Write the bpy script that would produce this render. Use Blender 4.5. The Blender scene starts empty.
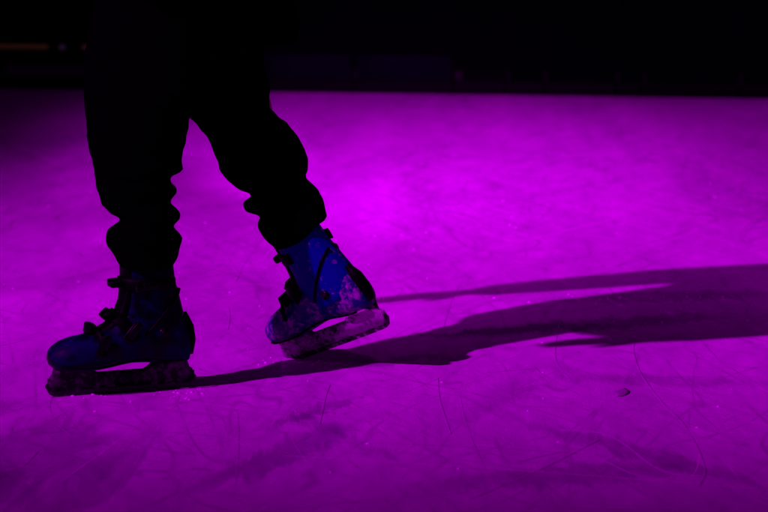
import bpy, bmesh, math, random
from mathutils import Vector, Matrix, noise

R = math.radians
random.seed(11)
ROLL_R = -22
SC = bpy.context.scene
COL = SC.collection

# ------------------------------------------------------------------ camera
F_PX, CX, CY, CAM_H, PITCH = 2450.0, 384.0, 256.0, 1.0, R(8.15)
cam_d = bpy.data.cameras.new('camera')
cam = bpy.data.objects.new('camera', cam_d)
COL.objects.link(cam)
cam.location = (0, 0, CAM_H)
cam.rotation_euler = (R(90) - PITCH, 0, 0)
cam_d.sensor_width = 36.0
cam_d.lens = F_PX / 768 * 36.0
cam_d.clip_start = 0.1
cam_d.clip_end = 600
cam_d.dof.use_dof = True
cam_d.dof.focus_distance = 5.25
cam_d.dof.aperture_fstop = 5.0
SC.camera = cam


def W(px, py, Y):
    """world point seen at photograph pixel (px,py) on the plane y = Y"""
    u, v = (px - CX) / F_PX, (CY - py) / F_PX
    d = Vector((u, math.cos(PITCH) + v * math.sin(PITCH), -math.sin(PITCH) + v * math.cos(PITCH)))
    return Vector((0, 0, CAM_H)) + d * (Y / d.y)


def G(px, py, z=0.0):
    """world point on the ice seen at photograph pixel"""
    u, v = (px - CX) / F_PX, (CY - py) / F_PX
    d = Vector((u, math.cos(PITCH) + v * math.sin(PITCH), -math.sin(PITCH) + v * math.cos(PITCH)))
    return Vector((0, 0, CAM_H)) + d * ((z - CAM_H) / d.z)


# ------------------------------------------------------------------ materials
def new_mat(name):
    m = bpy.data.materials.new(name)
    m.use_nodes = True
    nt = m.node_tree
    b = nt.nodes['Principled BSDF']
    return m, nt, b


def N(nt, kind, **kw):
    n = nt.nodes.new(kind)
    for k, v in kw.items():
        setattr(n, k, v)
    return n


def noise_node(nt, scale, detail=4, rough=0.5, dist=0.0, vec=None):
    n = N(nt, 'ShaderNodeTexNoise')
    n.inputs['Scale'].default_value = scale
    n.inputs['Detail'].default_value = detail
    n.inputs['Roughness'].default_value = rough
    n.inputs['Distortion'].default_value = dist
    if vec:
        nt.links.new(vec, n.inputs['Vector'])
    return n


def ramp(nt, fac, stops):
    r = N(nt, 'ShaderNodeValToRGB')
    el = r.color_ramp.elements
    el[0].position, el[0].color = stops[0][0], (*stops[0][1], 1)
    el[1].position, el[1].color = stops[-1][0], (*stops[-1][1], 1)
    for p, c in stops[1:-1]:
        e = el.new(p)
        e.color = (*c, 1)
    nt.links.new(fac, r.inputs['Fac'])
    return r


def simple(name, col, rough=0.6, metal=0.0, nscale=30, var=0.3, bump=0.15, spec=0.5):
    m, nt, b = new_mat(name)
    tc = N(nt, 'ShaderNodeTexCoord')
    n = noise_node(nt, nscale, 5, 0.6, vec=tc.outputs['Object'])
    lo = tuple(c * (1 - var) for c in col)
    hi = tuple(min(1, c * (1 + var)) for c in col)
    r = ramp(nt, n.outputs['Fac'], [(0.3, lo), (0.7, hi)])
    nt.links.new(r.outputs['Color'], b.inputs['Base Color'])
    b.inputs['Roughness'].default_value = rough
    b.inputs['Metallic'].default_value = metal
    b.inputs['Specular IOR Level'].default_value = spec
    bp = N(nt, 'ShaderNodeBump')
    bp.inputs['Strength'].default_value = bump
    bp.inputs['Distance'].default_value = 0.002
    nt.links.new(n.outputs['Fac'], bp.inputs['Height'])
    nt.links.new(bp.outputs['Normal'], b.inputs['Normal'])
    return m


def patchy(name, col, cover, rough=0.35, metal=0.0, scale=26, spec=0.5, patch_col=(0.5, 0.5, 0.55)):
    """plastic or steel with patches: stuck scraped snow, on the front boot painted lit blue (cover = share covered)"""
    m, nt, b = new_mat(name)
    tc = N(nt, 'ShaderNodeTexCoord')
    n = noise_node(nt, scale, 7, 0.68, 0.6, tc.outputs['Object'])
    n2 = noise_node(nt, scale * 4, 4, 0.6, 0, tc.outputs['Object'])
    add = N(nt, 'ShaderNodeMath', operation='MULTIPLY_ADD')
    nt.links.new(n2.outputs['Fac'], add.inputs[0])
    add.inputs[1].default_value = 0.55
    nt.links.new(n.outputs['Fac'], add.inputs[2])
    t = 1.08 - cover * 0.66
    mask = ramp(nt, add.outputs[0], [(max(0, t - 0.07), (0, 0, 0)), (min(1, t + 0.02), (.45, .45, .45)), (min(1, t + 0.13), (1, 1, 1))])
    mix = N(nt, 'ShaderNodeMix', data_type='RGBA')
    nt.links.new(mask.outputs['Color'], mix.inputs['Factor'])
    mix.inputs['A'].default_value = (*col, 1)
    mix.inputs['B'].default_value = (*patch_col, 1)
    nt.links.new(mix.outputs['Result'], b.inputs['Base Color'])
    mr = N(nt, 'ShaderNodeMapRange')
    nt.links.new(mask.outputs['Color'], mr.inputs['Value'])
    mr.inputs['To Min'].default_value = rough
    mr.inputs['To Max'].default_value = 0.8
    nt.links.new(mr.outputs['Result'], b.inputs['Roughness'])
    b.inputs['Specular IOR Level'].default_value = spec
    if metal:
        mm = N(nt, 'ShaderNodeMapRange')
        nt.links.new(mask.outputs['Color'], mm.inputs['Value'])
        mm.inputs['To Min'].default_value = metal
        mm.inputs['To Max'].default_value = 0.0
        nt.links.new(mm.outputs['Result'], b.inputs['Metallic'])
    bp = N(nt, 'ShaderNodeBump')
    bp.inputs['Strength'].default_value = 0.5
    bp.inputs['Distance'].default_value = 0.003
    nt.links.new(add.outputs[0], bp.inputs['Height'])
    nt.links.new(bp.outputs['Normal'], b.inputs['Normal'])
    return m


def ice_material():
    m, nt, b = new_mat('worn_ice')
    tc = N(nt, 'ShaderNodeTexCoord')
    P = tc.outputs['Object']
    lm = N(nt, 'ShaderNodeMapping')
    lm.inputs['Rotation'].default_value = (0, 0, R(12))
    lm.inputs['Scale'].default_value = (1, 0.17, 1)
    nt.links.new(P, lm.inputs['Vector'])
    PL = lm.outputs['Vector']
    # big cloudy patches of scraped snow and wet ice
    big = noise_node(nt, 2.2, 6, 0.6, 1.2, PL)
    mid = noise_node(nt, 11, 7, 0.68, 1.6, PL)
    # long streaks: stretched noise in two directions
    def streak(rot, sx, sy, scale, detail=6):
        m0 = N(nt, 'ShaderNodeMapping')
        m0.inputs['Rotation'].default_value = (0, 0, R(rot))
        nt.links.new(P, m0.inputs['Vector'])
        mp = N(nt, 'ShaderNodeMapping')
        mp.inputs['Scale'].default_value = (sx, sy, 1)
        nt.links.new(m0.outputs['Vector'], mp.inputs['Vector'])
        return noise_node(nt, scale, detail, 0.65, 0.7, mp.outputs['Vector'])
    s1 = streak(-62, 0.5, 3.2, 3.2)
    s2 = streak(70, 0.35, 5, 5.0)
    s3 = streak(-82, 0.4, 5, 4.0)
    fine = noise_node(nt, 60, 6, 0.7, 0.3, PL)
    def comb(a, wa, c):
        n = N(nt, 'ShaderNodeMath', operation='MULTIPLY_ADD')
        nt.links.new(a, n.inputs[0]); n.inputs[1].default_value = wa
        if isinstance(c, float): n.inputs[2].default_value = c
        else: nt.links.new(c, n.inputs[2])
        return n.outputs[0]
    v = comb(big.outputs['Fac'], 0.30, -0.02)
    v = comb(s1.outputs['Fac'], 0.10, v)
    v = comb(mid.outputs['Fac'], 0.26, v)
    v = comb(s2.outputs['Fac'], 0.14, v)
    v = comb(s3.outputs['Fac'], 0.08, v)
    v = comb(fine.outputs['Fac'], 0.14, v)
    # dark patches: leg reflections and shadow streaks painted in, beside wet smudges
    def dark_patch(px, py, rx, ry, rot, amt, prev):
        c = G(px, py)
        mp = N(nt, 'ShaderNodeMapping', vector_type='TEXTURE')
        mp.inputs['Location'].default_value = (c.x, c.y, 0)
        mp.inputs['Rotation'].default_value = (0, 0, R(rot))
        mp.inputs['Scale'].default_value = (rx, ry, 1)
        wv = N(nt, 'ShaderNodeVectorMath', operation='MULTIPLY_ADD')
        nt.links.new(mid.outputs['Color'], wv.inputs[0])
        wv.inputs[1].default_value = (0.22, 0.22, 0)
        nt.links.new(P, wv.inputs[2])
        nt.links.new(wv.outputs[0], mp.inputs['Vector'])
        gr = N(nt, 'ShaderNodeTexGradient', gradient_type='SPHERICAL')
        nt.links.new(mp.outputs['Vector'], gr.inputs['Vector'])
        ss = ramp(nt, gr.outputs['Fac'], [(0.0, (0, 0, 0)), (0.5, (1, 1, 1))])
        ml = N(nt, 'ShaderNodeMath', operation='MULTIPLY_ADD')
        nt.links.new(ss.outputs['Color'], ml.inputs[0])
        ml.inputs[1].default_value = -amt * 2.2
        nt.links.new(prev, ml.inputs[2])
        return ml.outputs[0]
    for a in ((110, 440, .15, .42, 0, .075), (160, 470, .06, .5, -8, .05), (60, 475, .1, .3, 12, .05), (372, 400, .035, .22, -30, .06), (345, 440, .06, .42, -25, .06), (402, 425, .03, .3, 25, .04),  # blurred leg reflections, painted as dark patches
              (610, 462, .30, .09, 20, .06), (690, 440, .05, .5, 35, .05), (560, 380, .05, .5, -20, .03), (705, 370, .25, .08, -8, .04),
              (620, 318, .45, .10, 24, .09), (430, 352, .22, .05, 18, .06), (560, 322, .3, .05, 18, .07), (700, 290, .4, .1, 10, .05), (30, 400, .2, .1, 20, .04)):  # mostly extra darkness painted inside the skater's shadow
        v = dark_patch(*a, v)
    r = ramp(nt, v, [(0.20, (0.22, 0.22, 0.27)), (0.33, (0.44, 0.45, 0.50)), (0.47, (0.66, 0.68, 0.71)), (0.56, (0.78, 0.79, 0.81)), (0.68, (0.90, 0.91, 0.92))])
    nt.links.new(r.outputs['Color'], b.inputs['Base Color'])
    cuts = None
    for rot, sx, sy, sc, wd in ((58, .22, 1.8, 3.0, .007), (-63, .25, 1.6, 2.6, .007), (80, .22, 1.7, 3.0, .007), (24, .2, 1.2, 3.6, .004), (-76, .25, 1.5, 3.8, .007)):
        n_ = streak(rot, sx, sy, sc, 1)
        d_ = N(nt, 'ShaderNodeMath', operation='SUBTRACT'); nt.links.new(n_.outputs['Fac'], d_.inputs[0]); d_.inputs[1].default_value = 0.5
        a_ = N(nt, 'ShaderNodeMath', operation='ABSOLUTE'); nt.links.new(d_.outputs[0], a_.inputs[0])
        m_ = N(nt, 'ShaderNodeMapRange'); nt.links.new(a_.outputs[0], m_.inputs['Value'])
        m_.inputs['From Min'].default_value = 0.0; m_.inputs['From Max'].default_value = wd * 1.8
        m_.inputs['To Min'].default_value = 1.0; m_.inputs['To Max'].default_value = 0.0
        if cuts is None: cuts = m_.outputs['Result']
        else:
            x_ = N(nt, 'ShaderNodeMath', operation='MAXIMUM'); nt.links.new(cuts, x_.inputs[0]); nt.links.new(m_.outputs['Result'], x_.inputs[1]); cuts = x_.outputs[0]
    gate = ramp(nt, mid.outputs['Fac'], [(0.42, (0, 0, 0)), (0.58, (1, 1, 1))])
    cg = N(nt, 'ShaderNodeMath', operation='MULTIPLY'); nt.links.new(cuts, cg.inputs[0]); nt.links.new(gate.outputs['Color'], cg.inputs[1])
    cg2 = N(nt, 'ShaderNodeMath', operation='MULTIPLY'); nt.links.new(cg.outputs[0], cg2.inputs[0]); cg2.inputs[1].default_value = 0.6
    mixc = N(nt, 'ShaderNodeMix', data_type='RGBA')
    nt.links.new(cg2.outputs[0], mixc.inputs['Factor'])
    nt.links.new(r.outputs['Color'], mixc.inputs['A']); mixc.inputs['B'].default_value = (0.30, 0.30, 0.34, 1)
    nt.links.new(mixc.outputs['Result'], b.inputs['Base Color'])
    rr = N(nt, 'ShaderNodeMapRange')
    nt.links.new(v, rr.inputs['Value'])
    rr.inputs['From Min'].default_value = 0.36
    rr.inputs['From Max'].default_value = 0.64
    rr.inputs['To Min'].default_value = 0.20
    rr.inputs['To Max'].default_value = 0.50
    nt.links.new(rr.outputs['Result'], b.inputs['Roughness'])
    b.inputs['IOR'].default_value = 1.31
    bp = N(nt, 'ShaderNodeBump')
    bp.inputs['Strength'].default_value = 0.55
    bp.inputs['Distance'].default_value = 0.004
    nt.links.new(v, bp.inputs['Height'])
    bp2 = N(nt, 'ShaderNodeBump')
    bp2.inputs['Strength'].default_value = 0.25
    bp2.inputs['Distance'].default_value = 0.002
    grain = noise_node(nt, 260, 3, 0.6, 0, PL)
    nt.links.new(grain.outputs['Fac'], bp2.inputs['Height'])
    nt.links.new(bp.outputs['Normal'], bp2.inputs['Normal'])
    nt.links.new(bp2.outputs['Normal'], b.inputs['Normal'])
    return m


M_ICE = ice_material()
M_GROUND = simple('dark_asphalt', (0.03, 0.03, 0.035), 0.9, nscale=6)
M_CLOTH = simple('black_fleece', (0.0006, 0.0006, 0.0007), 0.95, nscale=140, bump=0.4, spec=0.0)
M_JACKET = simple('black_nylon', (0.0012, 0.0012, 0.0015), 0.85, nscale=60, bump=0.2, spec=0.0)
M_SKIN = simple('skin', (0.42, 0.27, 0.2), 0.5, nscale=60, var=0.08, bump=0.05)
M_HAIR = simple('dark_hair', (0.012, 0.008, 0.006), 0.6, nscale=120)
M_KNIT = simple('black_knit', (0.008, 0.008, 0.01), 0.95, nscale=160, bump=0.6, spec=0.1)
M_BLUE_A = patchy('shaded_boot_plastic', (0.0002, 0.0006, 0.008), 0.50, 0.4, scale=11, spec=.10, patch_col=(.0006, .002, .05))  # front boot: shade painted as darker blue, with patches painted as lit
M_BLUE_B = patchy('blue_boot_plastic', (0.0005, 0.003, 0.12), 0.40, 0.42, spec=.2, patch_col=(.34, .3, .42))
M_CUFF_A = patchy('shaded_cuff_plastic', (0.0002, 0.0004, 0.004), 0.42, 0.42, scale=11, spec=.06, patch_col=(.0006, .002, .05))  # cuff in the same painted shade and lit patches
M_CUFF_B = patchy('blue_cuff_plastic', (0.0003, 0.002, 0.19), 0.22, 0.6, spec=.05, patch_col=(.2, .2, .3))
M_HOLD_A = patchy('shaded_holder_plastic', (0.002, 0.002, 0.004), 0.42, 0.4, spec=.1, patch_col=(0.085, 0.08, 0.09))  # plastic and snow darkened to paint the front skate's shade
M_HOLD_B = patchy('snowy_holder_plastic', (0.004, 0.004, 0.02), 0.55, 0.4, spec=.2, patch_col=(0.42, 0.40, 0.45))
M_STEEL_A = patchy('worn_shaded_blade_steel', (0.010, 0.010, 0.012), 0.30, 0.42, 0.3, patch_col=(0.12, 0.12, 0.13))  # snow on this blade darkened for the same painted shade
M_STEEL_B = patchy('frosted_blade_steel', (0.012, 0.012, 0.014), 0.34, 0.42, 0.3, patch_col=(0.48, 0.48, 0.5))
M_BLACKP = simple('black_plastic', (0.0008, 0.0008, 0.0012), 0.5, nscale=40, spec=.04)
M_BUCKLE = simple('buckle_alloy', (0.002, 0.002, 0.003), 0.3, 0.3, nscale=40, spec=.12)
M_BOARD = simple('rink_board_plastic', (0.0010, 0.0010, 0.002), 0.7, nscale=3, bump=0.05, spec=.0)
M_VINYL = simple('violet_band_vinyl', (0.0035, 0.002, 0.007), 0.8, nscale=2.5, var=0.5, bump=0.05, spec=.0)
M_VINYLB = simple('blue_band_vinyl', (0.0008, 0.0008, 0.0022), 0.8, nscale=2.5, var=0.5, bump=0.05, spec=.0)
M_RAIL = simple('black_rail_metal', (0.004, 0.004, 0.005), 0.6, 0.2, spec=.15)


def emis(name, col, strength):
    m, nt, b = new_mat(name)
    b.inputs['Base Color'].default_value = (*[c * 0.5 for c in col], 1)
    tc = N(nt, 'ShaderNodeTexCoord')
    n = noise_node(nt, 3.0, 3, 0.6, 0, tc.outputs['Object'])
    r = ramp(nt, n.outputs['Fac'], [(0.3, tuple(c * .4 for c in col)), (0.7, col)])
    nt.links.new(r.outputs['Color'], b.inputs['Emission Color'])
    b.inputs['Emission Strength'].default_value = strength
    return m


M_WARM = emis('warm_tube', (1.0, 0.80, 0.15), 0.007)
M_COOL = emis('cool_lens', (0.7, 0.9, 0.8), 0.006)
M_WARMB = emis('warm_lens', (1.0, 0.75, 0.25), 0.006)


# ------------------------------------------------------------------ mesh helpers
def link(name, bm, mat, parent=None, smooth=True, mw=None):
    me = bpy.data.meshes.new(name)
    bmesh.ops.recalc_face_normals(bm, faces=bm.faces)
    bm.to_mesh(me)
    bm.free()
    if smooth:
        for p in me.polygons:
            p.use_smooth = True
    me.materials.append(mat)
    o = bpy.data.objects.new(name, me)
    COL.objects.link(o)
    if parent:
        o.parent = parent
    return o


def tag(o, label=None, cat=None, group=None, kind=None):
    if label: o['label'] = label
    if cat: o['category'] = cat
    if group: o['group'] = group
    if kind: o['kind'] = kind
    return o


def loft(bm, rings, cap=True, M=None):
    """rings: lists of points, all the same length"""
    rows = []
    for r in rings:
        rows.append([bm.verts.new(M @ p if M else p) for p in r])
    n = len(rows[0])
    for a, b in zip(rows, rows[1:]):
        for i in range(n):
            j = (i + 1) % n
            bm.faces.new((a[i], a[j], b[j], b[i]))
    if cap:
        bm.faces.new(rows[0][::-1])
        bm.faces.new(rows[-1])
    return rows


def ell(c, u, v, n=28, p=2.0):
    out = []
    for i in range(n):
        t = 2 * math.pi * i / n
        ct, st = math.cos(t), math.sin(t)
        k = (abs(ct) ** p + abs(st) ** p) ** (-1 / p)
        out.append(c + u * (ct * k) + v * (st * k))
    return out


def box(bm, c, s, M=None, bev=0.0):
    c = Vector(c)
    vs = [bm.verts.new(Vector((c.x + s[0] * x / 2, c.y + s[1] * y / 2, c.z + s[2] * z / 2)))
          for x in (-1, 1) for y in (-1, 1) for z in (-1, 1)]
    idx = [(0, 1, 3, 2), (4, 6, 7, 5), (0, 4, 5, 1), (2, 3, 7, 6), (0, 2, 6, 4), (1, 5, 7, 3)]
    fs = [bm.faces.new([vs[i] for i in f]) for f in idx]
    if bev:
        es = list({e for f in fs for e in f.edges})
        r = bmesh.ops.bevel(bm, geom=es, offset=bev, segments=2, affect='EDGES', profile=0.5)
        vs = list({v for v in r['verts']} | {v for v in vs if v.is_valid})
    if M:
        for v in vs:
            v.co = M @ v.co


def tube(bm, pts, rad, n=10, cap=True, flat=1.0):
    pts = [Vector(p) for p in pts]
    rad = rad if isinstance(rad, (list, tuple)) else [rad] * len(pts)
    rings, up = [], None
    for i, p in enumerate(pts):
        t = (pts[min(i + 1, len(pts) - 1)] - pts[max(i - 1, 0)]).normalized()
        if up is None:
            up = Vector((0, 0, 1)) if abs(t.z) < 0.9 else Vector((1, 0, 0))
        s = t.cross(up).normalized()
        up = s.cross(t).normalized()
        rings.append(ell(p, s * rad[i], up * rad[i] * flat, n))
    loft(bm, rings, cap)


def sphere(bm, c, r, seg=16, rings=10):
    M = Matrix.Translation(c) @ Matrix.Diagonal((*(r if hasattr(r, '__len__') else (r, r, r)), 1))
    bmesh.ops.create_uvsphere(bm, u_segments=seg, v_segments=rings, radius=1, matrix=M)


def remeshed(name, bm, voxel, mat, parent=None, smooth_it=4, fold=None):
    """merge overlapping closed shells into one continuous skin"""
    bmesh.ops.recalc_face_normals(bm, faces=bm.faces)
    me = bpy.data.meshes.new(name + '_source')
    bm.to_mesh(me); bm.free()
    tmp = bpy.data.objects.new(name + '_source', me)
    COL.objects.link(tmp)
    md = tmp.modifiers.new('r', 'REMESH')
    md.mode = 'VOXEL'
    md.voxel_size = voxel
    ms = tmp.modifiers.new('s', 'SMOOTH')
    ms.iterations = smooth_it
    ms.factor = 0.5
    dg = bpy.context.evaluated_depsgraph_get()
    out = bpy.data.meshes.new_from_object(tmp.evaluated_get(dg))
    bpy.data.objects.remove(tmp, do_unlink=True)
    out.name = name
    if fold:
        nrm = [v.normal.copy() for v in out.vertices]
        for v, nn in zip(out.vertices, nrm):
            v.co += nn * fold(v.co)
    for p in out.polygons:
        p.use_smooth = True
    out.materials.clear()
    out.materials.append(mat)
    o = bpy.data.objects.new(name, out)
    COL.objects.link(o)
    if parent:
        o.parent = parent
    return o


def interp(tab, x):
    if x <= tab[0][0]: return list(tab[0][1:])
    for a, b in zip(tab, tab[1:]):
        if x <= b[0]:
            t = (x - a[0]) / (b[0] - a[0])
            return [p + (q - p) * t for p, q in zip(a[1:], b[1:])]
    return list(tab[-1][1:])


# ------------------------------------------------------------------ skate (x = toe direction, z up, y = side)
def soft(t):
    return t * t * (3 - 2 * t)


def lean_point(p, lean):
    """ankle flex: everything above the ankle turns forward about the hinge"""
    t = min(1, max(0, (p.z - 0.095) / 0.07))
    a = lean * soft(t)
    d = p - Vector((-0.075, 0, 0.12))
    return Matrix.Rotation(a, 3, 'Y') @ d + Vector((-0.075, 0, 0.12))


def build_skate(side, mats, M, parent, label, lean=0.0):
    """side=+1: outer side is +y.  Returns the skate part with its sub-parts."""
    shell_m, cuff_m, hold_m, steel_m = mats
    MS = M @ Matrix.Diagonal((1, side, 1, 1))
    # --- lower shell: stations along x with z bottom, z top, half width
    prof = [(-0.150, 0.074, 0.098, 0.016), (-0.146, 0.062, 0.130, 0.028), (-0.136, 0.057, 0.160, 0.035), (-0.115, 0.056, 0.185, 0.039),
            (-0.085, 0.059, 0.196, 0.041), (-0.050, 0.064, 0.198, 0.041), (-0.020, 0.065, 0.190, 0.043),
            (0.005, 0.062, 0.172, 0.045), (0.030, 0.058, 0.150, 0.047), (0.055, 0.055, 0.138, 0.050),
            (0.085, 0.054, 0.131, 0.052), (0.110, 0.055, 0.127, 0.051), (0.132, 0.057, 0.120, 0.046),
            (0.147, 0.061, 0.111, 0.036), (0.156, 0.069, 0.102, 0.024), (0.160, 0.079, 0.092, 0.010)]
    bm = bmesh.new()
    rings = []
    K = 40
    for i in range(K + 1):
        t = i / K
        x = -0.150 + 0.310 * (0.5 - 0.5 * math.cos(math.pi * t))
        zb, zt, hw = interp(prof, x)
        c = Vector((x, 0.004 * math.sin((x + .15) * 9), (zb + zt) / 2))
        rg = []
        for k in range(32):
            a = 2 * math.pi * k / 32
            ca, sa = math.cos(a), math.sin(a)
            pw = 2.6 if sa < 0 else 2.2
            q = (abs(ca) ** pw + abs(sa) ** pw) ** (-1 / pw)
            w = hw
            if sa > 0 and zt - zb > 0.09:      # narrows upwards into the ankle
                w = hw * (1 - 0.22 * sa)
            rg.append(c + Vector((0, w * ca * q, (zt - zb) / 2 * sa * q)))
        rings.append(rg)
    loft(bm, rings, True, MS)
    shell = link('ice_skate', bm, shell_m, parent)
    tag(shell, label)

    def sub(name, bm, mat, smooth=True):
        return link(name, bm, mat, shell, smooth)

    # --- cuff, hinged round the ankle
    cp = [(0.105, -0.0745, 0.0600, 0.0435), (0.125, -0.0745, 0.0655, 0.0455), (0.150, -0.0700, 0.0700, 0.0455), (0.175, -0.0660, 0.0680, 0.0450),
          (0.200, -0.0660, 0.0620, 0.0450), (0.230, -0.0630, 0.0570, 0.0460), (0.262, -0.0610, 0.0550, 0.0465), (0.285, -0.0600, 0.0545, 0.0470),
          (0.300, -0.0590, 0.0540, 0.0470)]
    bm = bmesh.new()
    rings = []
    for i in range(24):
        z = 0.105 + 0.195 * i / 23
        cx, hl, hw = interp([(a, b, c, d) for a, b, c, d in cp], z)
        rings.append(ell(Vector((cx, 0, z - 0.0)), Vector((hl, 0, -0.10 * hl)), Vector((0, hw, 0)), 32, 2.25))
    # lining well: turn the rim inwards
    top = rings[-1]
    cen = sum(top, Vector()) / len(top)
    rings.append([cen + (p - cen) * 0.90 + Vector((0, 0, 0.002)) for p in top])
    rings.append([cen + (p - cen) * 0.86 + Vector((0, 0, -0.03)) for p in top])
    loft(bm, rings, True, MS)
    sub('cuff', bm, cuff_m)

    # --- spine rib at the back of the cuff
    bm = bmesh.new()
    tube(bm, [MS @ Vector(p) for p in ((-0.147, 0, 0.075), (-0.149, 0, 0.105), (-0.146, 0, 0.135), (-0.139, 0, 0.165))],
         [0.012, 0.016, 0.015, 0.007], 12)
    sub('heel_spoiler', bm, M_BLACKP)

    # --- tongue
    bm = bmesh.new()
    tp = [(0.078, 0.131, 0.020), (0.052, 0.139, 0.026), (0.030, 0.151, 0.029), (0.010, 0.172, 0.030), (-0.001, 0.200, 0.030),
          (-0.006, 0.235, 0.031), (-0.006, 0.270, 0.032), (-0.004, 0.296, 0.032)]
    rings = []
    for i, (x, z, w) in enumerate(tp):
        a = Vector((tp[max(i - 1, 0)][0], 0, tp[max(i - 1, 0)][1]))
        b = Vector((tp[min(i + 1, len(tp) - 1)][0], 0, tp[min(i + 1, len(tp) - 1)][1]))
        t = (b - a).normalized()
        nrm = Vector((t.z, 0, -t.x))
        rings.append(ell(Vector((x, 0, z)) - nrm * 0.008, nrm * 0.012, Vector((0, w, 0)), 16, 2.4))
    loft(bm, rings, True, MS)
    sub('tongue', bm, M_BLACKP)

    # --- straps with ratchet buckles: arcs that follow the shell or the cuff
    def strap(pts, w, th, knob_at, lever):
        """pts: polyline over the boot from the outer side to the inner side"""
        bm = bmesh.new()
        P = [Vector(p) for p in pts]
        rings = []
        for i, p in enumerate(P):
            t = (P[min(i + 1, len(P) - 1)] - P[max(i - 1, 0)]).normalized()
            out = p - Vector((-0.03, 0, 0.10)) if p.z < 0.18 else Vector((p.x + 0.06, p.y, 0))
            out = (out - t * out.dot(t)).normalized()
            s = t.cross(out).normalized()
            rings.append(ell(p, s * w / 2, out * th / 2, 10, 4))
        loft(bm, rings, True, MS)
        st = sub('strap', bm, M_BLACKP)
        # catch block on the ridge of the boot
        bm = bmesh.new()
        kx, ky, kz, ang = knob_at
        Mk = MS @ Matrix.Translation((kx, ky, kz)) @ Matrix.Rotation(ang, 4, 'Y')
        box(bm, (0, 0, 0), (0.017, 0.040, 0.024), Mk, 0.004)
        box(bm, (0.001, 0.024, 0.003), (0.013, 0.014, 0.015), Mk, 0.003)
        sub('catch_block', bm, M_BLACKP)
        # lever on the outer side
        bm = bmesh.new()
        (lx, ly, lz), la, lt = lever
        Ml = MS @ Matrix.Translation((lx, ly, lz)) @ Matrix.Rotation(lt, 4, 'X') @ Matrix.Rotation(la, 4, 'Y')
        box(bm, (0, 0.002, 0), (0.046, 0.008, 0.021), Ml, 0.003)
        box(bm, (-0.010, 0.008, 0), (0.034, 0.005, 0.015), Ml, 0.002)
        box(bm, (0.019, 0.008, 0), (0.008, 0.010, 0.023), Ml, 0.002)
        sphere(bm, Ml @ Vector((0.012, 0.008, 0)), 0.0035, 8, 6)
        sub('buckle', bm, M_BUCKLE)

    strap([(0.052, 0.0500, 0.090), (0.056, 0.0500, 0.110), (0.060, 0.0400, 0.129), (0.064, 0.018, 0.140), (0.066, 0, 0.1425),
           (0.064, -0.018, 0.140), (0.060, -0.0400, 0.129), (0.056, -0.0500, 0.110)], 0.026, 0.006,
          (0.070, 0.004, 0.144, R(-12)), ((0.052, 0.053, 0.112), R(70), R(-8)))
    strap([(-0.020, 0.0460, 0.118), (-0.008, 0.0450, 0.142), (0.010, 0.0360, 0.163), (0.024, 0.018, 0.173), (0.027, 0, 0.175),
           (0.024, -0.018, 0.173), (0.010, -0.0360, 0.163), (-0.008, -0.0450, 0.142)], 0.028, 0.006,
          (0.032, 0.004, 0.172, R(-48)), ((-0.012, 0.049, 0.138), R(50), R(-6)))
    strap([(-0.110, 0.0390, 0.236), (-0.085, 0.0465, 0.236), (-0.050, 0.0480, 0.236), (-0.018, 0.0390, 0.236), (-0.001, 0.018, 0.237),
           (0.003, 0, 0.238), (-0.001, -0.018, 0.237), (-0.018, -0.0390, 0.236), (-0.050, -0.0480, 0.236)], 0.026, 0.006,
          (0.013, 0.002, 0.238, R(-86)), ((-0.042, 0.052, 0.236), R(4), 0))


    # --- raised edge of the cuff flap, running down each side from the back to the ankle, and a moulded rim
    for sd in (-1, 1):
        pts = []
        for i in range(12):
            t = i / 11
            z = 0.212 - 0.085 * t
            cx, hl, hw = interp([(a, b, c, d) for a, b, c, d in cp], z)
            x = -0.1275 + 0.088 * t
            yy = hw * (max(0.02, 1 - abs((x - cx) / hl) ** 2.25)) ** (1 / 2.25)
            pts.append(MS @ Vector((x, sd * (yy + 0.0008), z - 0.10 * (x - cx))))
        bm = bmesh.new()
        tube(bm, pts, [0.0034] * 12, 8)
        sub('cuff_edge', bm, M_BLACKP)
    bm = bmesh.new()
    for sd in (-1, 1):
        pts = []
        for i in range(24):
            x = -0.125 + 0.265 * i / 23
            zb, zt, hw = interp(prof, x)
            pts.append(MS @ Vector((x, sd * (hw * 0.965) + 0.004 * math.sin((x + .15) * 9), zb + 0.012)))
        tube(bm, pts, [0.0026] * 24, 6)
    sub('sole_edge', bm, M_BLACKP)

    # --- hinge bolts
    for sd in (-1, 1):
        bm = bmesh.new()
        c = MS @ Vector((-0.082, sd * 0.0455, 0.132))
        ax = (MS.to_3x3() @ Vector((0, 1, 0))).normalized()
        tube(bm, [c - ax * 0.004, c + ax * 0.004], 0.010, 16)
        tube(bm, [c - ax * 0.006, c + ax * 0.006], 0.005, 6)
        sub('hinge_bolt', bm, M_BUCKLE)

    # --- blade holder: outline in the xz plane given thickness, flared where it meets the sole
    top = []
    bot = []
    for i in range(61):
        x = -0.160 + 0.320 * i / 60
        e = abs(x) / 0.160
        base = 0.048
        f = 0.0
        # front tower
        if 0.050 < x < 0.152: f = max(f, soft(min(1, (x - 0.050) / 0.03)) * soft(min(1, (0.152 - x) / 0.014)))
        if -0.150 < x < -0.045: f = max(f, soft(min(1, (x + 0.150) / 0.012)) * soft(min(1, (-0.045 - x) / 0.045)))
        zt = base + f * 0.018
        endr = 0.0
        if e > 0.9: endr = 1 - math.sqrt(max(0, 1 - ((e - 0.9) / 0.1) ** 2))
        zt = zt - endr * 0.016
        zb = 0.013 + endr * 0.010
        hw = 0.006 + f * 0.020
        top.append((x, zt, hw)); bot.append((x, zb))
    bm = bmesh.new()
    rings = []
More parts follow.
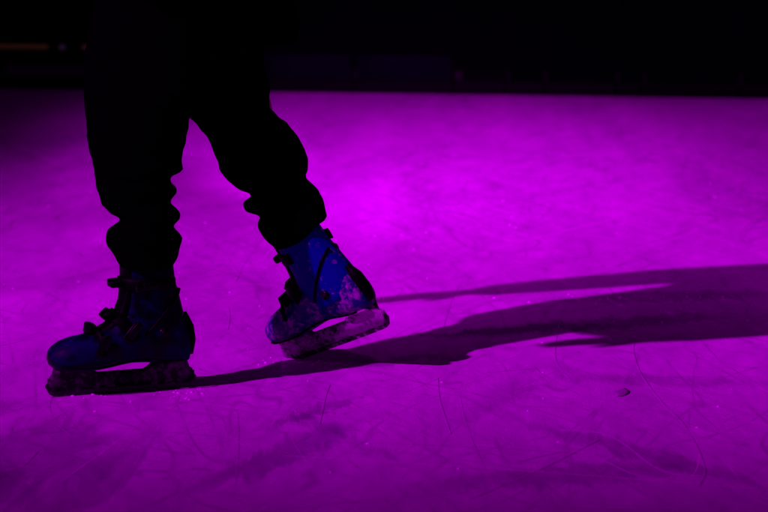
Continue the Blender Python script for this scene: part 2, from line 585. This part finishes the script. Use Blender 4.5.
    for (x, zt, hw), (_, zb) in zip(top, bot):
        zm = zb + (0.046 - zb) * 0.75
        lo = 0.0065
        rings.append([Vector(p) for p in ((x, -lo, zb), (x, lo, zb), (x, lo, zm), (x, lo + (hw - lo) * 0.35, (zm + zt) / 2), (x, hw, zt),
                                          (x, -hw, zt), (x, -lo - (hw - lo) * 0.35, (zm + zt) / 2), (x, -lo, zm))])
    loft(bm, rings, True, MS)
    sub('blade_holder', bm, hold_m, True)

    # --- steel blade with rocker and rounded ends
    bm = bmesh.new()
    out = []
    n = 40
    for i in range(n + 1):
        x = -0.166 + 0.332 * i / n
        e = abs(x) / 0.166
        z = 0.0004 + 0.0025 * e ** 4
        if e > 0.86: z += 0.020 * (1 - math.sqrt(max(0, 1 - ((e - 0.86) / 0.14) ** 2)))
        out.append((x, z))
    up = [(0.1655, 0.026), (0.160, 0.032), (0.15, 0.034), (-0.15, 0.034), (-0.160, 0.032), (-0.1655, 0.026)]
    poly = out + up
    a = [bm.verts.new(MS @ Vector((x, 0.0023, z))) for x, z in poly]
    b = [bm.verts.new(MS @ Vector((x, -0.0023, z))) for x, z in poly]
    bm.faces.new(a); bm.faces.new(b[::-1])
    for i in range(len(a)):
        j = (i + 1) % len(a)
        bm.faces.new((a[i], b[i], b[j], a[j]))
    sub('blade', bm, steel_m, False)
    if lean:
        inv = MS.inverted()
        for o in [shell] + list(shell.children):
            if o.name.startswith(('blade', 'blade_holder')): continue
            for v in o.data.vertices:
                v.co = MS @ lean_point(inv @ v.co, lean)
    return shell


# ------------------------------------------------------------------ the skater
def skate_matrix(pivot_local, pivot_world, yaw, pitch, roll, sc=1.0):
    """yaw about z, then nose-down pitch about the toe end of the blade"""
    Rm = Matrix.Rotation(yaw, 4, 'Z') @ Matrix.Rotation(pitch, 4, 'Y') @ Matrix.Rotation(roll, 4, 'X')
    return Matrix.Translation(pivot_world) @ Rm @ Matrix.Diagonal((sc, sc, sc, 1)) @ Matrix.Translation(-Vector(pivot_local))



MF = skate_matrix((0.10, 0, 0.0005), G(76, 395.5), R(180 + 21), R(0), R(0), 0.97)
LEAN_R = 0.0
MR = skate_matrix((0.125, 0, 0.001), G(301, 359), R(180 - 40), R(21.5), R(ROLL_R), 0.99)


def in_rear(x, y, z):
    return MR @ lean_point(Vector((x, -y, z)), LEAN_R)


def pix(p):
    v = p - Vector((0, 0, CAM_H))
    dep = v.y * math.cos(PITCH) - v.z * math.sin(PITCH)
    return CX + F_PX * v.x / dep, CY - F_PX * (v.y * math.sin(PITCH) + v.z * math.cos(PITCH)) / dep


RT = in_rear(-0.06, 0, 0.29)
print('rear boot top', RT, pix(RT), 'ankle', pix(in_rear(-.06, 0, .13)), 'front top', pix(MF @ Vector((-.06, 0, .29))))
YF = (MF @ Vector((-.06, 0, .26))).y          # depth of the front shin
print('YF', YF)          # depth of the front and of the rear foot
front_base = G(124, 388)
# body: one continuous surface -------------------------------------------------
hipL, hipR = Vector((-0.44, 5.13, 0.88)), Vector((-0.375, 5.30, 0.88))
kneeL, kneeR = W(135, 118, YF + .02), W(255, 128, 5.33)
ankL, ankR = MF @ Vector((-.065, 0, .13)), in_rear(-.065, 0, .13)
shinL, shinR = MF @ Vector((-.06, 0, .28)), in_rear(-.06, 0, .28)
chest, neck = Vector((-0.45, 5.21, 1.33)), Vector((-0.50, 5.20, 1.50))
head = Vector((-0.56, 5.20, 1.65))
shL, shR = Vector((-0.46, 5.02, 1.40)), Vector((-0.45, 5.29, 1.40))
elL, haL = Vector((-0.37, 4.75, 1.18)), Vector((-0.49, 4.73, 0.97))        # near elbow held out, unseen, to widen the cast shadow
elR, haR = Vector((-0.72, 5.31, 1.21)), Vector((-0.98, 5.23, 1.08))        # far arm stretched out ahead for balance

bm = bmesh.new()


def limb(pts, rads):
    P, Q = [], []
    for i in range(len(pts) - 1):
        for k in range(6):
            t = k / 6
            P.append(Vector(pts[i]).lerp(Vector(pts[i + 1]), t)); Q.append(rads[i] + (rads[i + 1] - rads[i]) * t)
    P.append(Vector(pts[-1])); Q.append(rads[-1])
    tube(bm, P, Q, 14)
    for p, r in zip(pts, rads):
        sphere(bm, p, r * .98, 12, 8)


limb([hipL + Vector((0, 0, .04)), kneeL, kneeL.lerp(shinL, .4), shinL, ankL], [0.064, 0.046, 0.044, 0.036, 0.030])
limb([hipR + Vector((0, 0, .04)), kneeR, kneeR.lerp(shinR, .4), shinR, ankR], [0.064, 0.046, 0.044, 0.036, 0.030])
limb([ankL, MF @ Vector((.05, 0, .09)), MF @ Vector((.10, 0, .09))], [0.03, 0.024, 0.018])
limb([ankR, MR @ Vector((.05, 0, .09)), MR @ Vector((.10, 0, .09))], [0.03, 0.024, 0.018])
X, Yv = Vector((1, 0, 0)), Vector((0, 1, 0))
loft(bm, [ell(Vector((-0.335, 5.22, z)), X * a, Yv * b, 20, 2.3) if z < 1 else ell(Vector((-0.335 - (z - 1) * .31, 5.215, z)), X * a, Yv * b, 20, 2.3)
          for z, a, b in ((0.87, .085, .13), (0.9, .105, .165), (1.0, .098, .145), (1.12, .095, .135), (1.25, .108, .155), (1.38, .11, .175), (1.46, .075, .13), (1.5, .05, .06))])
limb([neck - Vector((0, 0, .05)), head - Vector((-.02, 0, .05))], [0.055, 0.052])
limb([shL, elL, haL], [0.052, 0.042, 0.028])
limb([shR, elR, haR], [0.052, 0.042, 0.028])
# head with a face (looks along -x)
sphere(bm, head + Vector((0.01, 0, 0.02)), (0.098, 0.076, 0.105), 24, 16)
sphere(bm, head + Vector((-0.035, 0, -0.055)), (0.058, 0.052, 0.055), 20, 12)
tube(bm, [head + Vector((-0.082, 0, 0.03)), head + Vector((-0.102, 0, 0.0)), head + Vector((-0.115, 0, -0.018)), head + Vector((-0.09, 0, -0.03))],
     [0.008, 0.011, 0.015, 0.010], 10)
for s in (-1, 1):
    sphere(bm, head + Vector((-0.076, s * .03, 0.030)), (0.018, 0.024, 0.008), 12, 8)     # brows
    sphere(bm, head + Vector((0.012, s * .077, 0.0)), (0.018, 0.008, 0.03), 12, 8)        # ears
    sphere(bm, head + Vector((-0.070, s * .031, 0.006)), (0.014, 0.014, 0.010), 12, 8)     # eyeballs under the lids
tube(bm, [head + Vector((-0.082, -0.024, -0.058)), head + Vector((-0.094, 0, -0.055)), head + Vector((-0.082, 0.024, -0.058))], [0.005, 0.009, 0.005], 8)
tube(bm, [head + Vector((-0.080, -0.02, -0.069)), head + Vector((-0.092, 0, -0.070)), head + Vector((-0.080, 0.02, -0.069))], [0.005, 0.009, 0.005], 8)
sphere(bm, head + Vector((-0.078, 0, -0.094)), (0.02, 0.024, 0.016), 12, 8)


def hand(bm, wr, d, up, g=0.0):
    """palm, four bent fingers and a thumb; g thickens it into a glove"""
    d, up = d.normalized(), up.normalized()
    sd = d.cross(up).normalized()
    tube(bm, [wr - d * (.02 + 8 * g), wr + d * .02, wr + d * .06, wr + d * (.09 + g)], [0.030 + g, 0.033 + g, 0.040 + g, 0.036 + g], 12, flat=0.55)
    for k, L in enumerate((0.066, 0.078, 0.072, 0.056)):
        b = wr + d * (0.082 - abs(k - 1.4) * .003) + sd * (k - 1.5) * 0.020
        tube(bm, [b, b + d * L * .45 - up * .006, b + d * L * .75 - up * .018, b + d * (L * .95 + g) - up * .032],
             [0.0090 + g, 0.0086 + g, 0.008 + g, 0.0066 + g], 8)
    b = wr + d * .028 - sd * .03
    tube(bm, [b, b + d * .022 - sd * .022, b + d * .05 - sd * .030 - up * .008], [0.013 + g, 0.011 + g, 0.008 + g], 8)


handL = (haL, Vector((-.8, .2, -.45)), Vector((-.3, 0, 1)))
handR = (haR, haR - elR, Vector((-.3, 0, 1)))
hand(bm, *handL)
hand(bm, *handR)
person = remeshed('person', bm, 0.006, M_SKIN, None, 3)
tag(person, 'skater in baggy black trousers and blue buckled ice skates, rear heel lifted', 'person')

# trousers: rings follow the outline of each leg -------------------------------
bm = bmesh.new()
fl = [(266, 121, 173), (262, 119, 176), (256, 116, 179), (250, 113, 180), (244, 107, 182), (238, 105, 182), (232, 106, 178), (228, 108, 172), (224, 115, 173),
      (220, 121, 179), (217, 121, 181), (213, 111, 181), (209, 107, 178), (204, 102, 170), (199, 100, 171), (192, 99, 177), (186, 98, 176), (181, 97, 171),
      (177, 96, 169), (173, 95, 180), (170, 95, 184), (164, 93, 183), (154, 91, 184), (144, 89, 186), (132, 87, 188), (118, 85, 190), (105, 84, 198), (92, 84, 204), (75, 84, 208),
      (50, 86, 214), (20, 90, 220), (-20, 96, 225)]
rings = []
for i, (y, l, r) in enumerate(fl):
    Y = YF + .0 + max(0, (180 - y)) / 200 * (5.13 - YF)
    A, B = W(l, y, Y), W(r, y, Y)
    c, h = (A + B) / 2, (B - A) / 2
    rings.append(ell(c, h, Vector((0, 1, 0)) * max(.068, min(h.length * 0.95, .095)), 36, 2.1))
loft(bm, rings)
rl = [((278, 250), (316, 230)), ((273, 246), (317, 225)), ((268, 242), (328, 218)), ((262, 234), (328, 212)), ((258, 227), (325, 204)), ((258, 221), (322, 197)),
      ((263, 215), (318, 190)), ((256, 214), (314, 186)), ((246, 210), (310, 181)), ((243, 203), (306, 177)), ((254, 195), (306, 173)),
      ((242, 191), (308, 166)), ((234, 187), (308, 158)), ((226, 179), (304, 149)), ((220, 169), (299, 140)), ((217, 160), (294, 132)), ((212, 146), (285, 122)),
      ((206, 135), (277, 116)), ((198, 126), (271, 108)), ((188, 116), (269, 98)), ((178, 104), (269, 88)), ((165, 85), (266, 70)),
      ((158, 60), (263, 45)), ((150, 30), (261, 15)), ((146, -10), (260, -15))]
rings = []
for i, (a, b) in enumerate(rl):
    t = i / (len(rl) - 1)
    Y = RT.y + (5.32 - RT.y) * soft(min(1, t * 1.5))
    A, B = W(a[0], a[1], Y), W(b[0], b[1], Y)
    c, h = (A + B) / 2, (B - A) / 2
    rings.append(ell(c, h, Vector((0, 1, 0)) * max(.066, min(h.length * 0.95, .095)), 36, 2.1))
loft(bm, rings)
loft(bm, [ell(Vector((-0.335, 5.22, z)), X * a, Yv * b, 30, 2.3) for z, a, b in
          ((0.71, .15, .17), (0.76, .155, .18), (0.80, .145, .165), (0.9, .150, .190), (1.0, .135, .175), (1.06, .125, .165))])


def folds(p):
    q = Vector((p.x * 9, p.y * 7, p.z * 22))
    return (noise.noise(q) * 0.0045 + noise.noise(q * 2.7) * 0.0022) * (1 if p.z < 0.75 else .6)


remeshed('trousers', bm, 0.0055, M_CLOTH, person, 1, folds)

# jacket ----------------------------------------------------------------------
bm = bmesh.new()
loft(bm, [ell(Vector((cx, 5.215 - max(0, 1.1 - z) * .33, z)), X * a, Yv * b, 30, 2.3) for z, cx, a, b in  # unseen hem flared on the near side to fill the cast shadow
          ((0.84, -.355, .20, .295), (0.93, -.345, .19, .27), (1.0, -.345, .175, .24), (1.12, -.37, .165, .22), (1.25, -.41, .150, .185), (1.36, -.45, .150, .175),
           (1.44, -.47, .12, .14), (1.50, -.495, .085, .085), (1.53, -.50, .08, .08))])
for s, e, h in ((shL, elL, haL), (shR, elR, haR)):
    w = e.lerp(h, .9)
    tube(bm, [s, s.lerp(e, .5), e, e.lerp(w, .5), w.lerp(e, .1), w], [0.100, 0.095, 0.088, 0.080, 0.062, 0.050], 18)
    sphere(bm, s, 0.088); sphere(bm, e, 0.068)
remeshed('jacket', bm, 0.009, M_JACKET, person, 5,
         lambda p: noise.noise(Vector((p.x * 8, p.y * 8, p.z * 20))) * 0.007)
for h_ in (handL, handR):
    bm = bmesh.new()
    hand(bm, *h_, g=0.0022)
    remeshed('glove', bm, 0.0035, M_KNIT, person, 2)
# hat and hair
bm = bmesh.new()
hc = head + Vector((0.012, 0, 0.03))
loft(bm, [ell(hc + Vector((0.004 * k, 0, z)), X * a, Yv * a * .82, 28) for k, (z, a) in enumerate(
    ((0.005, .106), (0.006, .112), (0.035, .113), (0.040, .108), (0.065, .103), (0.09, .082), (0.108, .048), (0.114, .01)))])
link('knitted_hat', bm, M_KNIT, person)
bm = bmesh.new()
loft(bm, [ell(head + Vector((0.045, 0, z)), X * a, Yv * b, 24) for z, a, b in
          ((0.05, .062, .083), (0.0, .066, .084), (-0.05, .06, .076), (-0.09, .045, .06), (-0.11, .02, .03))])
link('hair', bm, M_HAIR, person)

# skates -----------------------------------------------------------------------
build_skate(+1, (M_BLUE_A, M_CUFF_A, M_HOLD_A, M_STEEL_A), MF, person, 'blue left skate with shade painted in, standing flat on the ice')
build_skate(-1, (M_BLUE_B, M_CUFF_B, M_HOLD_B, M_STEEL_B), MR, person, 'blue right skate dusted with snow, heel lifted', LEAN_R)

# ------------------------------------------------------------------ ice and ground
def board_line(x):
    return 13.12 - 0.18 * x


bm = bmesh.new()
xs0, xs1 = -22, 22
vs = [bm.verts.new((x, y, 0)) for x, y in ((xs0, -14), (xs1, -14), (xs1, board_line(xs1)), (xs0, board_line(xs0)))]
bm.faces.new(vs)
ice = link('ice', bm, M_ICE, None, False)
tag(ice, 'scratched skating rink ice under magenta light', kind='structure')
bm = bmesh.new()
vs = [bm.verts.new((x, y, -0.06)) for x, y in ((-250, -250), (250, -250), (250, 250), (-250, 250))]
bm.faces.new(vs)
tag(link('ground', bm, M_GROUND, None, False), 'dark asphalt ground around the rink', kind='structure')

# skate grooves: thin raised burrs of ice thrown up along each cut
M_CUT = simple('fresh_cut_ice', (0.90, 0.91, 0.92), 0.75, nscale=60, var=0.04, bump=0.4)
M_OLD = simple('dark_cut_ice', (0.54, 0.54, 0.58), 0.35, nscale=60, var=0.2, bump=0.3)


def ribbon(bm, pts, w, z=0.0012):
    n = len(pts)
    prev = None
    for i, p in enumerate(pts):
        t = (pts[min(i + 1, n - 1)] - pts[max(i - 1, 0)]); t.z = 0
        t.normalize()
        s = Vector((-t.y, t.x, 0))
        ww = w * (0.25 + 0.75 * math.sin(math.pi * min(1, max(0, i / (n - 1))))) * random.uniform(.6, 1.2)
        row = [bm.verts.new(Vector((p.x, p.y, 0.0004)) - s * ww), bm.verts.new(Vector((p.x, p.y, z + w * .25))), bm.verts.new(Vector((p.x, p.y, 0.0004)) + s * ww)]
        if prev:
            bm.faces.new((prev[0], prev[1], row[1], row[0]))
            bm.faces.new((prev[1], prev[2], row[2], row[1]))
        prev = row


def arc(x, y, ang, L, curv, n=26):
    pts = []
    p = Vector((x, y, 0))
    for i in range(n):
        pts.append(p.copy())
        p += Vector((math.cos(ang), math.sin(ang), 0)) * (L / n)
        ang += curv * L / n
    return pts


bmA, bmB = bmesh.new(), bmesh.new()
for k in range(300):
    x, y = random.uniform(-2.4, 2.6), random.uniform(3.2, 12.5)
    if random.random() < .35: x, y = random.uniform(-1, 1.2), random.uniform(3.8, 6.5)
    a = random.choice((random.gauss(.25, .35), random.gauss(2.2, .5), random.uniform(0, 6.28)))
    pts = arc(x, y, a, random.uniform(.15, 1.5), random.gauss(0, .5))
    if any(board_line(q.x) - q.y < .2 for q in pts): continue
    ribbon(bmA if random.random() < .45 else bmB, pts, random.choice((.0003, .0005, .0008, .0014)) * random.uniform(.6, 1.2), 0.0003)


def pix_path(bm, pl, w):
    P = [G(*p) for p in pl]
    out = []
    for a, b, c, d in zip([P[0]] + P[:-2], P[:-1], P[1:], P[2:] + [P[-1]]):
        for k in range(8):
            t = k / 8
            out.append(0.5 * ((2 * b) + (c - a) * t + (2 * a - 5 * b + 4 * c - d) * t * t + (3 * b - a - 3 * c + d) * t ** 3))
    out.append(P[-1])
    for q in out: q.z = 0
    ribbon(bm, out, w, 0.001)


pix_path(bmB, [(646, 322), (634, 345), (640, 372), (660, 400), (688, 430), (705, 468), (700, 486)], .0025)
pix_path(bmB, [(438, 378), (440, 400), (447, 422), (451, 434)], .002)
pix_path(bmB, [(330, 385), (325, 400), (320, 425)], .002)
pix_path(bmB, [(228, 330), (230, 318), (229, 308)], .0012)
pix_path(bmB, [(236, 282), (246, 262), (262, 240), (272, 232)], .0012)
pix_path(bmA, [(455, 275), (470, 258), (505, 246), (560, 232), (620, 218)], .0016)
pix_path(bmA, [(690, 255), (700, 240), (716, 236)], .0016)
pix_path(bmB, [(566, 300), (558, 330), (556, 360), (570, 380)], .0014)
pix_path(bmB, [(440, 340), (452, 300), (462, 282)], .0012)
pix_path(bmB, [(560, 430), (610, 436), (660, 470), (700, 476)], .003)
pix_path(bmB, [(470, 500), (540, 470), (600, 440)], .0022)
pix_path(bmB, [(0, 472), (22, 466), (38, 452)], .003)
pix_path(bmB, [(45, 470), (62, 464), (74, 460)], .003)
pix_path(bmB, [(520, 462), (580, 452), (640, 476), (720, 482)], .0025)
tag(link('pale_skate_marks', bmA, M_CUT), 'pale raised skate scratches curving across the ice', 'skate marks', kind='stuff')
tag(link('dark_skate_marks', bmB, M_OLD), 'dark wet skate grooves cut into the ice', 'skate marks', kind='stuff')

# crumbs of scraped ice
bm = bmesh.new()
for k in range(330):
    if random.random() < .5:
        c = G(random.gauss(640, 60), random.gauss(300, 8)) if random.random() < .3 else (G(random.gauss(299, 14), random.gauss(362, 2.5)) if random.random() < .5 else G(random.uniform(60, 205), random.gauss(392, 4)))
    else:
        c = Vector((random.uniform(-1.2, 2), random.uniform(4, 9), 0))
    r = random.uniform(.0008, .0028)
    bmesh.ops.create_icosphere(bm, subdivisions=1, radius=1, matrix=Matrix.Translation((c.x, c.y, r * .3)) @ Matrix.Diagonal((r * random.uniform(1, 2.2), r * random.uniform(.8, 1.6), r * .7, 1)))
tag(link('ice_crumbs', bm, M_CUT), 'crumbs of scraped snow scattered over the ice', 'snow crumbs', kind='stuff')

# a small dark chip on the ice, lower right of the shadow
bm = bmesh.new()
c = G(622, 393)
rr = []
for k in range(14):
    a = 2 * math.pi * k / 14
    q = Vector((math.cos(a) * .014, math.sin(a) * .048, 0))
    q = Matrix.Rotation(R(-18), 3, 'Z') @ q
    rr.append(c + q * random.uniform(.7, 1.15))
loft(bm, [[Vector((p.x, p.y, 0.0003)) for p in rr], [Vector((p.x, p.y, 0.002)) for p in rr], [c + (p - c) * .6 + Vector((0, 0, .0035)) for p in rr]])
M_CHIP = simple('dirty_slush', (0.34, 0.33, 0.37), 0.6, nscale=90, bump=.5)
tag(link('slush_lump', bm, M_CHIP), 'small dirty lump of slush on the ice right of the skates', 'slush')

# ------------------------------------------------------------------ rink boards at the back
ang = math.atan(-0.18)
dirx = Vector((math.cos(ang), math.sin(ang), 0))
k0 = 0
# band starts (photo pixels of its joints) give each section's width
joints = [-560, -466, -372, -278, -184, -98, -5, 98, 166, 260, 353, 453, 505, 543, 615, 642, 738, 834, 930, 1024, 1120]
style = ['b', 'b', 'b', 'b', 'b', 'n', 'n', 'n', 'v', 'v', 'v', 'n', 'b', 'd', 'b', 'b', 'b', 'b', 'b', 'b']
desc = {
    0: 'far left',
}
count = 0
for i in range(len(joints) - 1):
    def Xof(px):
        x = (px - CX) / 187.0
        return (px - CX) / F_PX * board_line(x) * 1.005
    xa, xb = Xof(joints[i]), Xof(joints[i + 1])
    pa = Vector((xa, board_line(xa), 0)); pb = Vector((xb, board_line(xb), 0))
    L = (pb - pa).length
    root = bpy.data.objects.new('rink_board', None)
    COL.objects.link(root)
    root.location = (pa + pb) / 2
    root.rotation_euler = (0, 0, ang)
    vis = -0.2 < (joints[i] + joints[i + 1]) / 2 < 768
    names = {6: 'dark rink board at the left edge, under the yellow light strip',
             7: 'black rink board just left of the skater, beside the two tiny lamps',
             8: 'rink board hidden behind the skater between the legs and the faint violet band',
             9: 'rink board with faint violet band, first one right of the skater',
             10: 'rink board with faint violet band, second one right of the skater',
             11: 'narrow black rink board without any band, near the centre of the back wall',
             12: 'narrow rink board with faint blue band, right next to the black one',
             13: 'rink board with a barely lit blue band, between two narrow banded boards',
             14: 'narrowest rink board with faint blue band, right of centre',
             15: 'wide rink board with faint blue band, second from the right edge',
             16: 'rink board at the right edge of the picture'}
    lab = names.get(i, 'plain dark rink board outside the picture')
    tag(root, lab, 'rink board', 'rink boards along the far side of the ice')
    bm = bmesh.new(); box(bm, (0, 0.035, 0.66), (L - .008, .02, 1.06), None, .003); link('panel', bm, M_BOARD, root, False)
    bm = bmesh.new(); box(bm, (0, 0.022, 0.018), (L - .006, .045, .110), None, .004); link('kick_strip', bm, M_BLACKP, root, False)
    if style[i] != 'n':
        bm = bmesh.new()
        z1 = .205 if style[i] == 'v' else .19
        box(bm, (0, 0.020, (.078 + z1) / 2), (L - .03, .008, z1 - .078), None, .003)
        link('band', bm, M_VINYL if style[i] == 'v' else M_VINYLB, root, False)
    bm = bmesh.new(); box(bm, (0, 0.03, 1.215), (L - .004, .07, .045), None, .012); link('top_rail', bm, M_RAIL, root, False)
    bm = bmesh.new(); box(bm, (-L / 2 + .02, 0.085, 0.58), (.04, .075, 1.2), None, .004); link('post', bm, M_RAIL, root, False)

# dim yellow light strip and two small lamps fixed on the boards
def on_board(px, z):
    x = (px - CX) / F_PX * 13.9
    for _ in range(4):
        x = (px - CX) / F_PX * board_line(x) * 1.005
    return Vector((x, board_line(x) - .004, z))


def hz(py, px):
    p = on_board(px, 0)
    return W(px, py, p.y).z


a, b = on_board(-60, 0), on_board(52, 0)
z0 = hz(47.0, 20)
root = bpy.data.objects.new('light_strip', None); COL.objects.link(root); root.location = Vector(((a.x + b.x) / 2, (a.y + b.y) / 2, z0)); root.rotation_euler = (0, 0, ang)
L = (b - a).length
tag(root, 'dim yellow light strip along the board at the left edge', 'light strip')
bm = bmesh.new(); box(bm, (0, 0.012, 0), (L, .022, .050), None, .003); link('channel', bm, M_BLACKP, root, False)
bm = bmesh.new(); box(bm, (0, -0.002, 0.004), (L - .02, .012, .022), None, .004); link('diffuser', bm, M_WARM, root, False)
for px, mt, lab in ((65, M_COOL, 'tiny greenish white lamp, nearer the yellow strip'), (88, M_WARMB, 'tiny yellowish lamp, nearer the skater')):
    p = on_board(px, hz(47.0, px))
    root = bpy.data.objects.new('small_lamp', None); COL.objects.link(root); root.location = p; root.rotation_euler = (0, 0, ang)
    tag(root, lab, 'lamp', 'small lamps on the boards')
    bm = bmesh.new(); tube(bm, [(0, 0.022, 0), (0, 0.0, 0), (0, -0.012, 0)], [0.03, 0.03, 0.026], 20); link('housing', bm, M_BLACKP, root)
    bm = bmesh.new(); sphere(bm, (0, -0.0125, 0), (0.02, 0.007, 0.014 if px == 65 else .012)); link('lens', bm, mt, root)

# ------------------------------------------------------------------ light: night sky and a coloured rink floodlight and added fill lamps
w = bpy.data.worlds.new('World')
SC.world = w
w.use_nodes = True
nt = w.node_tree
bg = nt.nodes['Background']
bg.inputs['Color'].default_value = (0.55, 0.0, 0.75, 1)      # the magenta glow that hangs over the lit rink
bg.inputs['Strength'].default_value = 0.028


def flood(name, loc, target, power, size, rad, col=(0.78, 0.0, 1.0)):
    ld = bpy.data.lights.new(name, 'SPOT')
    ld.energy = power
    ld.spot_size = R(size)
    ld.spot_blend = 1.0
    ld.color = col
    ld.shadow_soft_size = rad
    o = bpy.data.objects.new(name, ld)
    COL.objects.link(o)
    o.location = loc
    o.rotation_euler = (Vector(target) - o.location).to_track_quat('-Z', 'Y').to_euler()
    return o


# the hard side lamp that throws the long shadow: low on the left, behind the camera's shoulder
az, el, dist = R(40), R(35), 12.93
side = Vector((-0.4, 5.2, 0.5)) - Vector((math.cos(az) * math.cos(el), math.sin(az) * math.cos(el), -math.sin(el))) * dist
flood('rink_floodlight', side, (2.44, 8.65, 0), 12100, 30.6, 0.12)
# unseen soft lamps added to brighten the middle and the far ice
flood('added_fill_lamp', (0.11, -2.99, 5.2), (-0.02, 10.1, 0), 15500, 13.0, 0.35)
flood('added_fill_lamp', (-0.01, 0.09, 6.4), (-0.30, 6.85, 0), 1300, 14.5, 0.40)

flood('added_fill_lamp', (4.6, 3.2, 6.8), (1.9, 7.3, 0), 900, 31, 0.9)  # unseen soft fill, added at the right to lift the shadow

# ------------------------------------------------------------------ render settings
vs_ = SC.view_settings
vs_.view_transform = 'Standard'
vs_.look = 'None'
vs_.exposure = 0
vs_.gamma = 1
SC.cycles.use_denoising = True
SC.cycles.max_bounces = 6
